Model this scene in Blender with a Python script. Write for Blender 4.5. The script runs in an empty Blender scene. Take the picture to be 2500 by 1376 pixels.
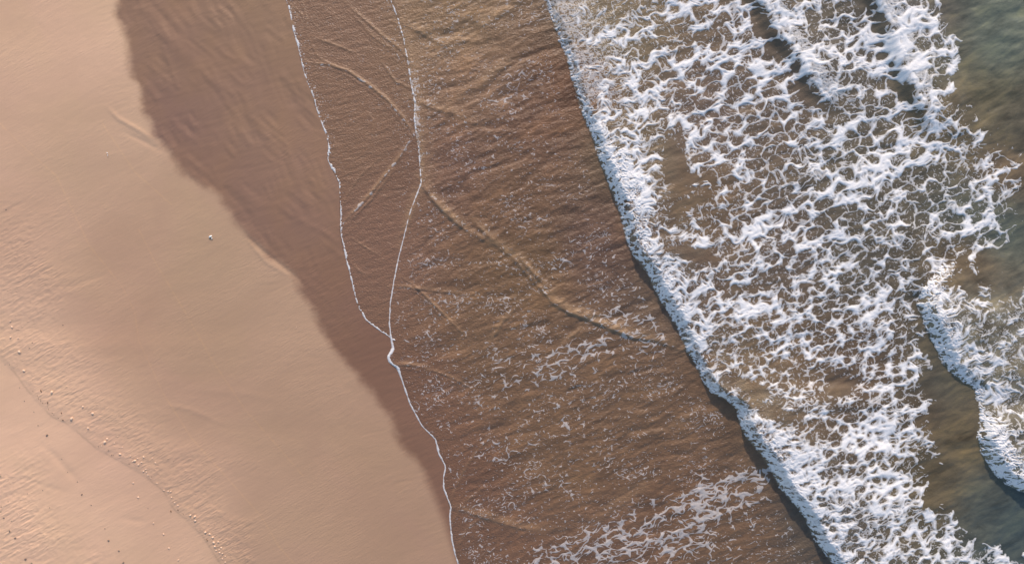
import bpy, math, random
import numpy as np

# ---------------------------------------------------------------- camera, world, sun, exposure
S = 0.02                                    # metres on the beach per photograph pixel (the frame is 50 m wide)
CAM_H = 33.4
scn = bpy.context.scene
cam_d = bpy.data.cameras.new('camera')
cam = bpy.data.objects.new('camera', cam_d)
scn.collection.objects.link(cam)
cam.location = (0, 0, CAM_H)
cam.rotation_euler = (0, 0, 0)
cam_d.sensor_width = 36.0
cam_d.lens = 36.0 * CAM_H / 50.0
cam_d.clip_start = 0.5
cam_d.clip_end = 3000.0
scn.camera = cam

SUN_EL, SUN_AZ = math.radians(27), math.radians(4)     # azimuth measured from +y (top of the photo) towards +x
sdir = (math.sin(SUN_AZ) * math.cos(SUN_EL), math.cos(SUN_AZ) * math.cos(SUN_EL), math.sin(SUN_EL))
world = bpy.data.worlds.new('World')
scn.world = world
world.use_nodes = True
wn = world.node_tree
bg = wn.nodes['Background']
sky = wn.nodes.new('ShaderNodeTexSky')
sky.sky_type = 'NISHITA'
sky.sun_disc = False
sky.sun_elevation = SUN_EL
sky.sun_rotation = SUN_AZ
wn.links.new(sky.outputs[0], bg.inputs[0])
bg.inputs[1].default_value = 0.15
sun_d = bpy.data.lights.new('sun', 'SUN')
sun_d.energy = 2.5
sun_d.angle = math.radians(0.6)
sun_d.color = (1.0, 0.86, 0.74)
sun = bpy.data.objects.new('sun', sun_d)
scn.collection.objects.link(sun)
from mathutils import Vector
sun.rotation_euler = Vector(sdir).to_track_quat('Z', 'Y').to_euler()
scn.view_settings.view_transform = 'Standard'
scn.view_settings.look = 'None'
scn.view_settings.gamma = 1
scn.view_settings.use_curve_mapping = False
scn.view_settings.exposure = 0.5

#FIELDS-BEGIN
# ---------------------------------------------------------------- noise and curve helpers (numpy)
F = np.float32
_rs = np.random.RandomState(7)
PT = _rs.permutation(2048).astype(np.int32)
GA = (_rs.rand(2048) * 2 * np.pi).astype(F)
GX, GY = np.cos(GA), np.sin(GA)
RN = _rs.rand(4, 2048).astype(F)

def hsh(i, j, seed):
    return PT[(PT[(i + seed * 131) & 2047] + j + seed * 17) & 2047]

def pn(x, y, seed=0):
    xi = np.floor(x); yi = np.floor(y)
    fx = (x - xi).astype(F); fy = (y - yi).astype(F)
    xi = xi.astype(np.int32); yi = yi.astype(np.int32)
    u = fx * fx * fx * (fx * (fx * 6 - 15) + 10)
    v = fy * fy * fy * (fy * (fy * 6 - 15) + 10)
    def g(i, j, dx, dy):
        h = hsh(i, j, seed)
        return GX[h] * dx + GY[h] * dy
    a = g(xi, yi, fx, fy); b = g(xi + 1, yi, fx - 1, fy)
    c = g(xi, yi + 1, fx, fy - 1); d = g(xi + 1, yi + 1, fx - 1, fy - 1)
    return ((a + (b - a) * u) * (1 - v) + (c + (d - c) * u) * v) * F(1.5)

def fbm(x, y, seed, octs=3, gain=0.5):
    s = 0; a = 1.0; k = 1.0
    for o in range(octs):
        s = s + a * pn(x * k, y * k, seed + o * 7)
        a *= gain; k *= 2.03
    return s

def rot(u, v, deg, su, sv):
    """coordinates along / across a direction that runs up and to the right by deg; su, sv are feature sizes"""
    c, s = math.cos(math.radians(deg)), math.sin(math.radians(deg))
    return ((u * c - v * s) / su).astype(F), ((u * s + v * c) / sv).astype(F)

def sm(a, b, x):
    t = np.clip((x - a) / (b - a), 0, 1)
    return t * t * (3 - 2 * t)

def holes(x, y, seed, rmin, rmax, power=1.0, skip=0.0):
    """additively weighted cells: H distance from the nearest round hole's edge, E = gap to the second nearest (cell units)"""
    xi = np.floor(x).astype(np.int32); yi = np.floor(y).astype(np.int32)
    F1 = np.full(x.shape, 9, F); F2 = np.full(x.shape, 9, F)
    for dj in (-1, 0, 1):
        for di in (-1, 0, 1):
            i = xi + di; j = yi + dj
            h = hsh(i, j, seed)
            dx = i + 0.15 + 0.7 * RN[0][h] - x; dy = j + 0.15 + 0.7 * RN[1][h] - y
            r = rmin + (rmax - rmin) * RN[2][h] ** power
            d = np.sqrt(dx * dx + dy * dy) - r
            if skip: d = np.where(RN[3][h] < skip, 9, d)
            F2 = np.where(d < F1, F1, np.minimum(F2, d)); F1 = np.minimum(F1, d)
    return F1, F2 - F1

def curve(pts):
    """smooth u(v) through hand-read points"""
    p = np.array(pts, float)
    vv = np.arange(-400, 1800, 1.0)
    uu = np.interp(vv, p[:, 1], p[:, 0])
    lo, hi = p[0], p[-1]
    s0 = (p[2][0] - p[0][0]) / (p[2][1] - p[0][1]); s1 = (p[-1][0] - p[-4][0]) / (p[-1][1] - p[-4][1])
    uu = np.where(vv < lo[1], lo[0] + (vv - lo[1]) * s0, uu)
    uu = np.where(vv > hi[1], hi[0] + (vv - hi[1]) * s1, uu)
    k = np.hanning(17); k /= k.sum()
    sm_ = np.convolve(np.pad(uu, 8, mode='edge'), k, 'valid')
    slope = np.gradient(np.convolve(np.pad(uu, 30, mode='edge'), np.ones(61) / 61, 'valid'))
    return vv, sm_.astype(F), (1 / np.sqrt(1 + slope ** 2)).astype(F)

def side(u, v, cv):
    """signed distance right of a curve, in photograph pixels"""
    return ((u - np.interp(v, cv[0], cv[1])) * np.interp(v, cv[0], cv[2])).astype(F)

# lines read off the photograph (pixels of the 2500 x 1376 picture)
L_WET = curve([(291,0),(282,35),(300,62),(313,105),(314,140),(325,190),(345,212),(350,270),(370,300),(377,332),(398,347),(430,400),(455,430),(515,462),(540,480),(560,520),(600,570),(660,625),(715,662),(740,720),(775,770),(790,810),(815,850),(865,905),(900,949),(947,1003),(976,1080),(1034,1141),(1047,1178),(1063,1214),(1085,1268),(1120,1376)])
L_FILM = curve([(697,0),(706,30),(715,75),(728,120),(738,165),(745,190),(765,240),(775,280),(795,330),(801,355),(798,390),(815,420),(826,445),(830,500),(830,560),(835,590),(845,640),(858,690),(870,740),(890,780),(922,805),(955,826)])
L_SWASH = curve([(953,0),(972,50),(985,100),(995,150),(1003,210),(1012,250),(1010,290),(1015,330),(1022,370),(1025,420),(1028,445),(1015,480),(1000,520),(985,580),(972,630),(962,680),(952,740),(950,790),(954,825),(958,850),(946,870),(950,884),(969,897),(980,925),(1000,985),(1030,1040),(1063,1072),(1070,1105),(1087,1138),(1082,1165),(1082,1190),(1100,1235),(1097,1260),(1103,1320),(1110,1350),(1118,1376)])
L_EDGE = curve([(697,0),(706,30),(715,75),(728,120),(738,165),(745,190),(765,240),(775,280),(795,330),(801,355),(798,390),(815,420),(826,445),(830,500),(830,560),(835,590),(845,640),(858,690),(870,740),(890,780),(922,805),(953,824),(958,850),(946,870),(950,884),(969,897),(980,925),(1000,985),(1030,1040),(1063,1072),(1070,1105),(1087,1138),(1082,1165),(1082,1190),(1100,1235),(1097,1260),(1103,1320),(1110,1350),(1118,1376)])
L_BORE = curve([(1330,0),(1345,40),(1362,90),(1380,130),(1392,175),(1400,210),(1415,260),(1430,300),(1450,345),(1460,385),(1475,420),(1490,460),(1505,495),(1520,540),(1530,590),(1545,622),(1580,665),(1600,710),(1625,750),(1655,800),(1675,855),(1700,890),(1715,930),(1740,960),(1778,976),(1800,1000),(1805,1030),(1825,1070),(1860,1110),(1885,1150),(1905,1190),(1935,1225),(1965,1260),(1985,1310),(2010,1345),(2035,1376)])
L_BREAK = curve([(2300,640),(2275,668),(2248,695),(2235,740),(2260,800),(2285,850),(2300,885),(2332,920),(2375,945),(2385,985),(2386,1030),(2378,1060),(2390,1100),(2420,1150),(2452,1180),(2510,1205)])
L_CREST1 = curve([(1845,-10),(1868,20),(1885,60),(1905,90),(1945,140),(1975,190),(2000,230),(2025,252)])
L_CREST2 = curve([(2135,-10),(2160,50),(2178,100),(2190,150),(2215,200),(2243,262),(2262,310),(2285,360)])
L_WRACK = curve([(-40,830),(0,870),(40,910),(70,952),(100,985),(130,1017),(165,1032),(205,1065),(240,1095),(300,1127),(350,1157),(400,1195),(425,1240),(460,1270),(500,1312),(540,1376)])
L_OPEN = curve([(2270,-20),(2300,20),(2325,50),(2350,100),(2345,150),(2310,190),(2300,230),(2350,290),(2395,350),(2425,430),(2440,480),(2415,560),(2345,620),(2290,665),(2262,720),(2255,800),(2262,880),(2268,950),(2262,1020),(2290,1100),(2262,1170),(2290,1230),(2350,1290),(2420,1330),(2600,1376)])

def blobs(u, v, lst):
    s = np.zeros(u.shape, F)
    for (bu, bv, ra, rb, ang, amp) in lst:
        c, sn = math.cos(math.radians(ang)), math.sin(math.radians(ang))
        a = ((u - bu) * c - (v - bv) * sn) / ra; b = ((u - bu) * sn + (v - bv) * c) / rb
        s += amp * np.exp(-(a * a + b * b)).astype(F)
    return s

def lerpv(v, pts):
    p = np.array(pts, float)
    return np.interp(v, p[:, 0], p[:, 1]).astype(F)

def polyd(u, v, pts, reach):
    """distance to a polyline and a signed side (positive above the line), computed only near it; inf elsewhere"""
    d = np.full(u.shape, 1e3, F); sd = np.zeros(u.shape, F); tt = np.zeros(u.shape, F)
    n = len(pts) - 1
    p = np.array(pts, float)
    m = (u > p[:, 0].min() - reach) & (u < p[:, 0].max() + reach) & (v > p[:, 1].min() - reach) & (v < p[:, 1].max() + reach)
    uu, vv = u[m], v[m]
    dm = np.full(uu.shape, 1e3, F); sm_ = np.zeros(uu.shape, F); tm = np.zeros(uu.shape, F)
    for k in range(n):
        ax, ay = p[k]; bx, by = p[k + 1]
        L = math.hypot(bx - ax, by - ay)
        ex, ey = (bx - ax) / L, (by - ay) / L
        t = np.clip((uu - ax) * ex + (vv - ay) * ey, 0, L)
        dx = uu - ax - t * ex; dy = vv - ay - t * ey
        q = np.sqrt(dx * dx + dy * dy)
        w = q < dm
        dm = np.where(w, q, dm); sm_ = np.where(w, -(ex * dy - ey * dx) * (1 if ex >= 0 else -1), sm_)
        tm = np.where(w, (k + t / L) / n, tm)
    d[m] = dm; sd[m] = sm_; tt[m] = tm
    return d, sd, tt

# creases and little ridges of crossing water: (points, half width px, height m, foam)
RIDGES = [
 ([(755,155),(800,158),(850,175),(900,208),(945,245),(985,290),(1010,330)], 6, .030, .5),
 ([(1005,335),(975,385),(940,430),(900,480),(862,520),(838,545)], 6, .032, .6),
 ([(990,365),(950,430),(905,490),(842,552)], 4, .018, .3),
 ([(930,385),(880,430),(845,480),(836,505)], 3, .016, .3),
 ([(752,90),(775,140),(830,170)], 3, .014, .2),
 ([(770,95),(810,108),(862,128)], 4, .02, .2),
 ([(850,15),(890,50),(930,85),(975,120),(1000,150)], 6, .022, .1),
 ([(880,60),(915,95),(960,125)], 5, .016, .1),
 ([(930,150),(965,200),(1000,215)], 4, .018, .15),
 ([(895,275),(912,295),(910,325)], 2.5, .014, .2),
 ([(700,5),(735,35),(745,60)], 3, .012, .2), ([(735,0),(748,45),(748,80)], 3, .012, .2),
 ([(760,50),(778,72),(770,80)], 2.5, .010, .1),
 ([(940,45),(970,60),(985,95)], 3, .012, .2),
 ([(850,575),(885,600),(930,628)], 3, .013, .2),
 ([(855,640),(880,665),(905,672)], 3, .013, .2),
 ([(840,560),(870,555),(900,520)], 2.5, .010, .15),
 ([(1028,445),(1012,500),(1000,540),(988,580)], 12, .035, .25),
 ([(1030,450),(1055,485),(1085,518),(1110,540),(1150,570)], 11, .060, .25),
 ([(1165,550),(1200,585)], 10, .035, .1),
 ([(1150,568),(1215,600),(1265,640),(1310,695)], 13, .035, .05),
 ([(1265,625),(1300,665),(1335,700)], 9, .03, .05),
 ([(1310,690),(1350,738),(1390,762),(1430,775),(1490,800),(1545,822),(1600,830),(1665,852)], 14, .075, .45),
 ([(960,700),(990,700),(1025,706),(1075,712),(1150,720)], 6, .024, .1),
 ([(985,680),(1020,705),(1060,745),(1100,785),(1140,825)], 5, .024, .2),
 ([(1265,745),(1225,790),(1195,840)], 7, .03, .1),
 ([(1430,780),(1410,810),(1385,830)], 6, .03, .15),
 ([(960,890),(1000,890),(1040,895)], 6, .028, .2),
 ([(1000,893),(1060,905),(1110,925),(1150,950)], 5, .018, .1),
 ([(1100,1237),(1150,1250),(1210,1270),(1280,1290),(1350,1295)], 12, .030, .1),
 ([(1095,1235),(1118,1180),(1150,1120),(1210,1050)], 4, .016, .15),
 ([(1103,1280),(1130,1230),(1180,1190)], 4, .016, .15),
 ([(1115,1340),(1140,1290),(1180,1260)], 4, .014, .1),
 ([(1440,1290),(1500,1240),(1560,1200),(1620,1160)], 16, .018, .0),
 ([(1720,985),(1700,1010),(1660,1035),(1590,1060)], 10, .014, .1),
 ([(1010,245),(1050,262),(1100,275),(1150,300)], 12, .028, .1),
 ([(985,60),(1030,80),(1080,110)], 12, .03, .05),
 ([(1280,0),(1200,50),(1150,75)], 14, .035, .05),
 ([(1265,140),(1210,180),(1150,220)], 14, .03, .05),
]

def water_height(u, v):
    """metres, without foam.  zero is the level of the sheet at the swash edge"""
    dC = side(u, v, L_SWASH); dB = side(u, v, L_FILM); dD = side(u, v, L_BORE); dF = side(u, v, L_BREAK)
    w = np.zeros(u.shape, F)
    # thin film behind the first edge, a second sheet running over it
    film = side(u, v, L_EDGE)
    w += 0.012 * sm(-2, 8, film)
    wob = lerpv(v, [(0, 1.), (220, 1.3), (300, 2.2), (430, 1.4), (560, .45), (800, .5), (880, 1.4), (960, .6), (1376, .5)])
    w += 0.030 * wob * sm(-3, 9, dC) * (1 - 0.6 * sm(10, 120, dC)) + 0.02 * sm(0, 200, dC)
    # wavelets running shoreward, crests along up-right
    a, b = rot(u, v, 24, 150, 34)
    wx = fbm(u / 140, v / 140, 3, 2) * 0.9
    sea0 = sm(20, 200, dD)
    amp = sm(-5, 60, dC) * (0.4 + 0.6 * sm(-900, -100, dD)) * (1 - 0.3 * sm(0, 60, dD))
    r1 = pn(a + wx, b + wx * 0.8, 11)
    w += amp * 0.042 * (r1 - .6 * np.abs(r1))
    a, b = rot(u, v, 15, 62, 17)
    r2 = pn(a + wx, b + wx, 12)
    w += amp * 0.022 * (r2 - .5 * np.abs(r2))
    a, b = rot(u, v, 30, 30, 9)
    w += (0.35 + amp) * 0.014 * sm(0, 12, film) * pn(a, b, 13)
    a, b = rot(u, v, 20, 10, 6)
    w += (0.25 + .75 * amp) * (1 - .5 * sea0) * 0.0085 * sm(0, 12, film) * pn(a, b, 15)
    # crossing wavelets in the thin film
    thin = sm(0, 12, dB) * (1 - sm(-6, 2, dC)) * (v < 845)
    a, b = rot(u, v, 12, 46, 10)
    w += thin * 0.0100 * pn(a + wx, b, 14)
    # the broken wave: lift behind the front
    hD = lerpv(v, [(0, .16), (150, .26), (300, .34), (480, .5), (620, .52), (760, .40), (860, .36), (930, .46), (1020, .62), (1180, .60), (1376, .46)])
    hD = hD * 1.2
    w += hD * sm(-4, 26, dD) * (1 - 0.62 * sm(40, 330, dD))
    # swell seaward
    a, b = rot(u, v, -58, 900, 250)
    sea = sm(60, 300, dD)
    w += sea * (0.10 * pn(a, b + 0.6 * pn(u / 400, v / 400, 20), 21) + 0.05 * pn(u / 90, v / 70, 22) + 0.018 * pn(u / 34, v / 24, 23))
    # small crests at the top right, steep shoreward faces
    for cv, lo, hi, hh in ((L_CREST1, -60, 270, .34), (L_CREST2, -60, 350, .40)):
        d = side(u, v, cv)
        k = sm(lo - 60, lo, v) * (1 - sm(hi - 110, hi + 40, v))
        w += hh * k * sm(-34, 4, d) * (1 - sm(4, 150, d))
    # second breaker at the right edge
    hF = lerpv(v, [(600, 0), (680, .28), (760, .5), (880, .42), (945, .22), (985, .14), (1040, .5), (1120, .56), (1220, .54), (1376, .5), (1500, .3)])
    w += hF * sm(-6, 30, dF) * (1 - 0.6 * sm(50, 330, dF))
    # a soft swell ridge at right (u 2250-2500, v 560)
    d, s_, t_ = polyd(u, v, [(2215, 560), (2240, 640), (2240, 700)], 60)
    w += 0.12 * np.exp(-(d / 24) ** 2)
    for pts, hw, hh, fo in RIDGES:
        hh = hh * (1.15 if hw >= 9 else 1.0)
        d, s_, t_ = polyd(u, v, pts, hw * 4)
        prof = np.exp(-(d / hw) ** 2)
        prof = np.where(s_ < 0, np.exp(-(d / (hw * 0.38)) ** 2), np.exp(-(d / (hw * 1.5)) ** 2))
        fade = np.sin(np.pi * np.clip(t_ * 0.92 + 0.04, 0, 1)) ** 0.6
        if hw < 11:
            prof = np.exp(-((s_ - 1.2) / (hw * .62)) ** 2) * (d < hw * 3) + (.5 * np.exp(-((s_ + hw * 1.5) / (hw * .5)) ** 2) if hw >= 5 else 0) + .35 * prof
        w += 1.1 * hh * prof * fade * (1 + .35 * pn(u / 22, v / 22, 24))
    return w.astype(F)

def beach(u, v):
    """large shape of the sand: metres"""
    film = side(u, v, L_EDGE)
    return (-0.00008 * film - 0.0001 * np.clip(film, 0, 300)).astype(F)

def rough_map(u, v):
    dW = side(u, v, L_WRACK)
    n = fbm(u / 130, v / 130, 31, 2)
    band = sm(-6, 20, dW) * (1 - sm(60, lerpv(v, [(400, 160), (700, 200), (900, 230), (1100, 170), (1376, 110)]) + 50 * n, dW)) * sm(420, 640, v)
    left = (1 - sm(60, 200, u + 60 * n)) * sm(430, 640, v) * (1 - sm(860, 960, v)) * sm(0, 10, dW)
    a = ((u - 0) + (v - 1376) * -0.75)      # corner at the lower left
    corner = (1 - sm(120, 330, a + 90 * n)) * sm(1080, 1180, v + 0.25 * u) * (dW < 0)
    return np.clip(np.maximum(np.maximum(band * 0.8, left * 0.9), corner), 0, 1).astype(F)

def sand_height(u, v):
    h = beach(u, v)
    n = fbm(u / 160, v / 160, 30, 2)
    dA = side(u, v, L_WET); dW = side(u, v, L_WRACK)
    R = rough_map(u, v)
    ang = 31
    for (sa, sb, hh, seed, mask) in (
        (70, 6.5, .0075, 41, 0.17 + .22 * (dW < 0) + 1.0 * R), (30, 6.0, .007, 42, 0.02 + 1.0 * R), (18, 6.2, .009, 43, R),
        (300, 30, .010, 44, 0.35 + 0.5 * R)):
        a, b = rot(u, v, ang, sa, sb)
        h = h + hh * mask * pn(a + 0.6 * n, b + 1.2 * n, seed)
    # lumps
    h = h + R * 0.008 * fbm(u / 9, v / 7.5, 45, 2) + R * 0.010 * np.clip(fbm(u / 34, v / 30, 46, 2), -.4, .6)
    # fan of faint rills above the wet edge and on the wet sand
    near = np.exp(-((dA + 40) / 80) ** 2) * (0.3 + sm(0.0, .35, pn(u / 80, v / 60, 47)))
    a, b = rot(u, v, 20 + 0, 50, 7)
    h = h + near * 0.0035 * pn(a + n, b + 2.5 * n, 48)
    wet = sm(-30, 30, dA)
    wm = sm(-.25, .3, pn(u / 120, v / 120, 49))
    for ang2, L, w2, hh, sd in ((-52, 170, 20, .010, 50), (-70, 200, 17, .008, 59), (-38, 150, 15, .006, 60), (-85, 180, 26, .007, 53)):
        a, b = rot(u, v, ang2, L, w2)
        mk = sm(0, .35, pn(u / 90, v / 90, sd + 300))
        h = h + wet * mk * 2.4 * hh * pn(a, b, sd) * sm(1000, 350, v)
    a, b = rot(u, v, 14, 120, 11)
    h = h + wet * 0.0038 * pn(a, b + .5 * n, 51)
    a, b = rot(u, v, 32, 60, 6.5)
    h = h + wet * 0.0024 * (sm(500, 700, v) + np.exp(-(dA / 60) ** 2)) * pn(a, b + .5 * n, 58)
    # step down onto the smooth bench below the wrack line
    h = h + 0.007 * sm(-3, 3, dW + 3 * pn(u / 12, v / 12, 52)) * (1 - sm(4, 60, dW))
    # long creases
    for pts, hw, hh in (([(380,345),(340,318),(290,290),(262,262)],6,.03), ([(400,372),(350,345),(300,322)],6,-.02), ([(600,573),(640,610),(690,650),(740,690)],6,-.03), ([(590,570),(650,640),(700,670)],5,.014),
                        ([(430,1118),(480,1130),(540,1136)],8,-.012), ([(160,705),(200,690),(260,668)],6,-.014), ([(125,718),(140,650),(148,600)],6,-.012),
                        ([(0,1165),(60,1170),(130,1190),(170,1200)],7,-.012), ([(100,1085),(130,1105),(170,1150),(200,1180)],9,-.018), ([(300,1265),(360,1272)],7,-.012),
                        ([(0,530),(35,505),(70,490)],4,-.014), ([(345,40),(380,75),(420,110),(470,160)],14,.03),([(330,20),(350,30)],10,.02),([(430,80),(480,160),(540,210)],16,.02),
                        ([(500,0),(530,60),(560,90)],9,.018),([(470,170),(520,200),(600,240)],14,.016),([(700,330),(716,260),(720,200)],10,-.014),([(690,500),(740,540),(800,570),(832,590)],9,.015),
                        ([(395,985),(470,1000),(560,1040)],7,.01),([(455,950),(600,960),(680,975)],10,.007)):
        d, s_, t_ = polyd(u, v, pts, abs(hw) * 4)
        h = h + hh * np.exp(-(d / hw) ** 2) * np.sin(np.pi * np.clip(t_, 0.03, .97)) ** 0.7
    return h.astype(F)

# ---------------------------------------------------------------- colours seen on flat ground, as points read off the photo
SAND_C = [(0,0,203,167,145),(150,150,205,169,147),(200,420,186,154,134),(0,350,198,162,143),(100,560,192,157,137),(300,600,179,146,126),(450,480,182,150,129),(300,330,194,161,139),
          (0,800,210,173,151),(120,980,215,177,153),(330,800,179,144,125),(500,800,173,141,122),(640,760,178,147,126),(480,1000,176,143,124),(700,1000,172,141,121),(900,1200,170,138,119),(1000,1300,168,136,118),
          (650,1300,174,142,123),(300,1150,208,170,149),(60,1250,220,181,157),(250,1330,214,176,153),(450,1330,204,167,145),(400,1150,194,157,138),(0,1100,219,180,157),(520,640,176,146,125),(230,80,210,174,151)]
WET_C = [(350,60,141,111,97),(420,30,149,118,100),(600,60,149,120,100),(620,300,145,116,99),(400,300,137,107,95),(500,420,139,109,96),(740,420,145,115,98),(700,560,139,109,95),(800,720,132,102,88),(900,860,129,98,84),
         (960,960,131,100,86),(1050,1150,129,98,85),(560,160,146,116,99),(480,200,141,112,98)]
WATER_C = [(780,60,135,106,89),(850,300,133,104,87),(900,600,131,101,87),(1000,1000,120,91,77),(1100,1200,118,89,75),(1120,60,136,110,87),(1150,200,132,104,85),(1300,300,116,88,73),(1250,480,120,93,75),(1400,200,110,80,63),
           (1100,400,120,92,79),(1300,650,118,93,72),(1450,600,109,86,76),(1250,850,120,95,77),(1500,900,114,91,75),(1400,1100,118,93,75),(1650,1000,114,91,75),(1650,1200,114,89,73),(1200,1340,116,89,75),(1500,1340,114,89,75),(1800,1300,114,91,75),
           (1500,100,124,110,91),(1560,350,116,101,83),(1700,300,110,95,87),(1900,300,106,93,83),(1700,500,106,89,74),(1650,700,104,88,78),(1900,600,102,90,82),(1850,850,108,91,75),(1950,1000,106,90,76),
           (2100,150,98,91,83),(2050,400,100,93,83),(2100,600,94,88,80),(2100,900,94,80,70),(2000,1250,90,82,76),(2280,60,95,89,83),(2350,150,103,100,88),(2450,40,103,110,102),(2420,120,95,106,102),(2400,230,105,99,79),
           (2480,300,93,89,79),(2330,260,105,93,77),(2450,420,111,95,79),(2380,520,87,91,87),(2450,560,87,95,91),(2350,640,103,89,73),(2450,800,99,93,83),(2350,850,97,91,79),(2300,950,81,81,75),(2330,1060,104,93,74),
           (2280,1200,103,92,74),(2400,1230,83,89,87),(2480,1260,71,83,87),(2250,1000,94,81,69),(2450,1000,99,93,83)]

def lin(c):
    c = np.asarray(c, float) / 255.0
    return np.where(c <= 0.04045, c / 12.92, ((c + 0.055) / 1.055) ** 2.4)

def idw(u, v, lst, r=90.0):
    p = np.array(lst, float)
    cl = lin(p[:, 2:5])
    num = np.zeros(u.shape + (3,), F); den = np.zeros(u.shape, F)
    for k in range(len(p)):
        w = (1.0 / ((u - p[k, 0]) ** 2 + (v - p[k, 1]) ** 2 + r * r) ** 2).astype(F)
        num += w[..., None] * cl[k].astype(F); den += w
    return num / den[..., None]

# ---------------------------------------------------------------- foam: positive where foam lies, in photograph pixels of thickness
def warp(u, v, amt=1.0):
    du = 11 * pn(u / 80, v / 80, 61) + 3.6 * pn(u / 24, v / 24, 62) * amt + (1.7 * amt - 1.0) * pn(u / 10, v / 10, 63) + (1.0 * amt - .75) * pn(u / 4.5, v / 4.5, 67)
    dv = 11 * pn(u / 80, v / 80, 64) + 3.6 * pn(u / 24, v / 24, 65) * amt + (1.7 * amt - 1.0) * pn(u / 10, v / 10, 66) + (1.0 * amt - .75) * pn(u / 4.5, v / 4.5, 68)
    return du, dv

def curl(u, v, s, seed, amp):
    e = 0.05
    n0 = pn(u / s, v / s, seed); nx = pn(u / s + e, v / s, seed); ny = pn(u / s, v / s + e, seed)
    return amp * (ny - n0) / e, -amp * (nx - n0) / e

def sea_foam(u, v):
    dD = side(u, v, L_BORE); dO = side(u, v, L_OPEN); dF = side(u, v, L_BREAK)
    low = fbm(u / 210, v / 150, 71, 2)
    # calm water seaward of the lace and the two clear pockets behind the fronts
    ow = lerpv(v, [(0, 40), (180, 50), (260, 150), (420, 170), (600, 170), (660, 60), (1376, 40)])
    openw = sm(0, 1, (30 + dO + 34 * pn(u / 50, v / 50, 72) + 20 * pn(u / 20, v / 20, 78)) / (30 + ow))
    behindF = sm(-8, 10, dF + 6 * pn(u / 16, v / 16, 73)) * sm(620, 730, v + 60 * pn(u / 60, v / 40, 79) - 0.08 * (u - 2250))
    openw = openw * (1 - behindF)
    a, b = rot(u, v, 32, 170, 34)
    stk = pn(a + .4 * low, b + .7 * low, 69) + .5 * pn(a * 2.3, b * 1.9, 70)
    dens = 0.565 + 0.12 * low + .17 * stk
    dens += blobs(u, v, [(2150,420,60,45,50,.45),(1960,150,50,35,-40,.35),(2150,110,60,30,-60,.5),(2230,60,45,60,0,.35),(2200,150,50,30,0,.2),(2040,330,80,26,35,.25),(1900,200,90,22,30,.25),(1580,210,120,30,25,.12),
        (1700,330,80,20,25,.15),(2010,480,120,18,30,.25),(1850,560,90,16,28,.2),(1950,640,70,14,10,.2),(2150,560,60,20,20,.1),(2100,740,90,25,20,.15),(1850,740,110,25,10,.15),
        (2150,1000,70,55,20,.22),(2100,1080,90,30,25,.2),(2180,1130,45,60,0,.2),(2090,1180,100,50,10,.15),(2200,1260,70,30,-30,.2),(1560,250,60,50,0,.1),
        (1500,30,120,50,0,-.16),(1440,80,70,70,0,-.12),(1640,400,45,60,0,-.75),(1640,520,38,70,-70,-.55),(1720,440,60,30,20,-.3),(1680,620,24,70,80,-.6),(1690,690,30,30,0,-.2),(2000,905,100,34,0,-.26),
        (1850,990,90,18,-20,-.28),(1800,930,90,20,-20,-.4),(1900,1010,70,30,-20,-.25),(2050,960,60,40,0,-.2),(2010,80,40,40,0,-.12),(2230,440,55,60,0,-.1),(2130,640,40,22,0,-.3),(2220,640,40,50,0,-.1),(2050,260,40,30,0,-.15),
        (1960,450,25,22,0,-.1),(2290,120,30,20,0,.1),(2160,830,30,12,0,-.2),(2320,480,60,50,0,-.22),(2250,300,40,60,0,-.05),(2380,330,60,60,0,-.2),(2340,240,50,30,0,-.15)])
    dens = dens * (1 - 0.0) - 0.95 * openw
    Wd = lerpv(v, [(0, 30), (330, 60), (390, 120), (480, 125), (560, 110), (640, 95), (820, 60), (960, 40), (1080, 90), (1376, 70)])
    dens += 0.30 * np.exp(-(np.clip(dD, 0, None) / Wd) ** 2) * lerpv(v, [(0, -.6), (240, .3), (340, 1), (1376, 1)]) + .3 * behindF * np.exp(-(dF / 60) ** 2)
    dens -= behindF * 0.06 * sm(10, 80, dF) + behindF * 0.28 * np.exp(-(((u - 2390) / 60) ** 2 + ((v - 985) / 24) ** 2)) - behindF * 0.0
    # how fine the cells are: fine and shredded near the fronts, wide and calm seaward
    near = np.exp(-np.clip(dD, 0, None) / 130)
    nearF = behindF * 0.85
    low_part = sm(560, 820, v + .15 * (u - 1900)) * (1 - .6 * sm(-140, 0, dO))
    fine = np.clip(np.maximum(near, nearF), 0, 1)
    fn = fine
    dens = dens - .01 * low_part
    du, dv = warp(u, v, 1.0 + 0.6 * fn)
    cu, cvv = curl(u, v, 42, 75, 3.2 + 3.2 * fn)
    cu2, cv2 = curl(u + cu, v + cvv, 17, 76, 0.8 + 1.2 * fn)
    calm = 1 - .5 * low_part * (1 - .5 * fn)
    x = u + (du + cu + cu2) * calm; y = v + (dv + cvv + cv2) * calm
    mid = 0.5 + 0.5 * np.clip(2.4 * pn(u / 130, v / 90, 84) + .3, -1, 1)      # 1 where holes are wide
    a, b = rot(x, y, 27, 40, 27)
    H1, E1 = holes(a, b, 81, -.05, .66, .7); H1 = H1 * 33; E1 = E1 * 33
    a, b = rot(x, y, 24, 27, 18)
    Hs1, Es1 = holes(a, b, 80, -.12, .64, .75)
    sel = sm(-.08, .08, .8 * np.maximum(low_part, .75 * np.exp(-np.clip(dD - 60, 0, None) / 90)) - .42 + .45 * pn(u / 90, v / 70, 104))
    H1 = H1 * (1 - sel) + (Hs1 * 21.5 + .6) * sel; E1 = E1 * (1 - sel) + Es1 * 21.5 * sel
    a, b = rot(x, y, 22, 25, 17)
    H2, E2 = holes(a, b, 82, -.30, .52, .8); H2 = H2 * 20; E2 = E2 * 20
    a, b = rot(x, y, 18, 12, 8.5)
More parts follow.
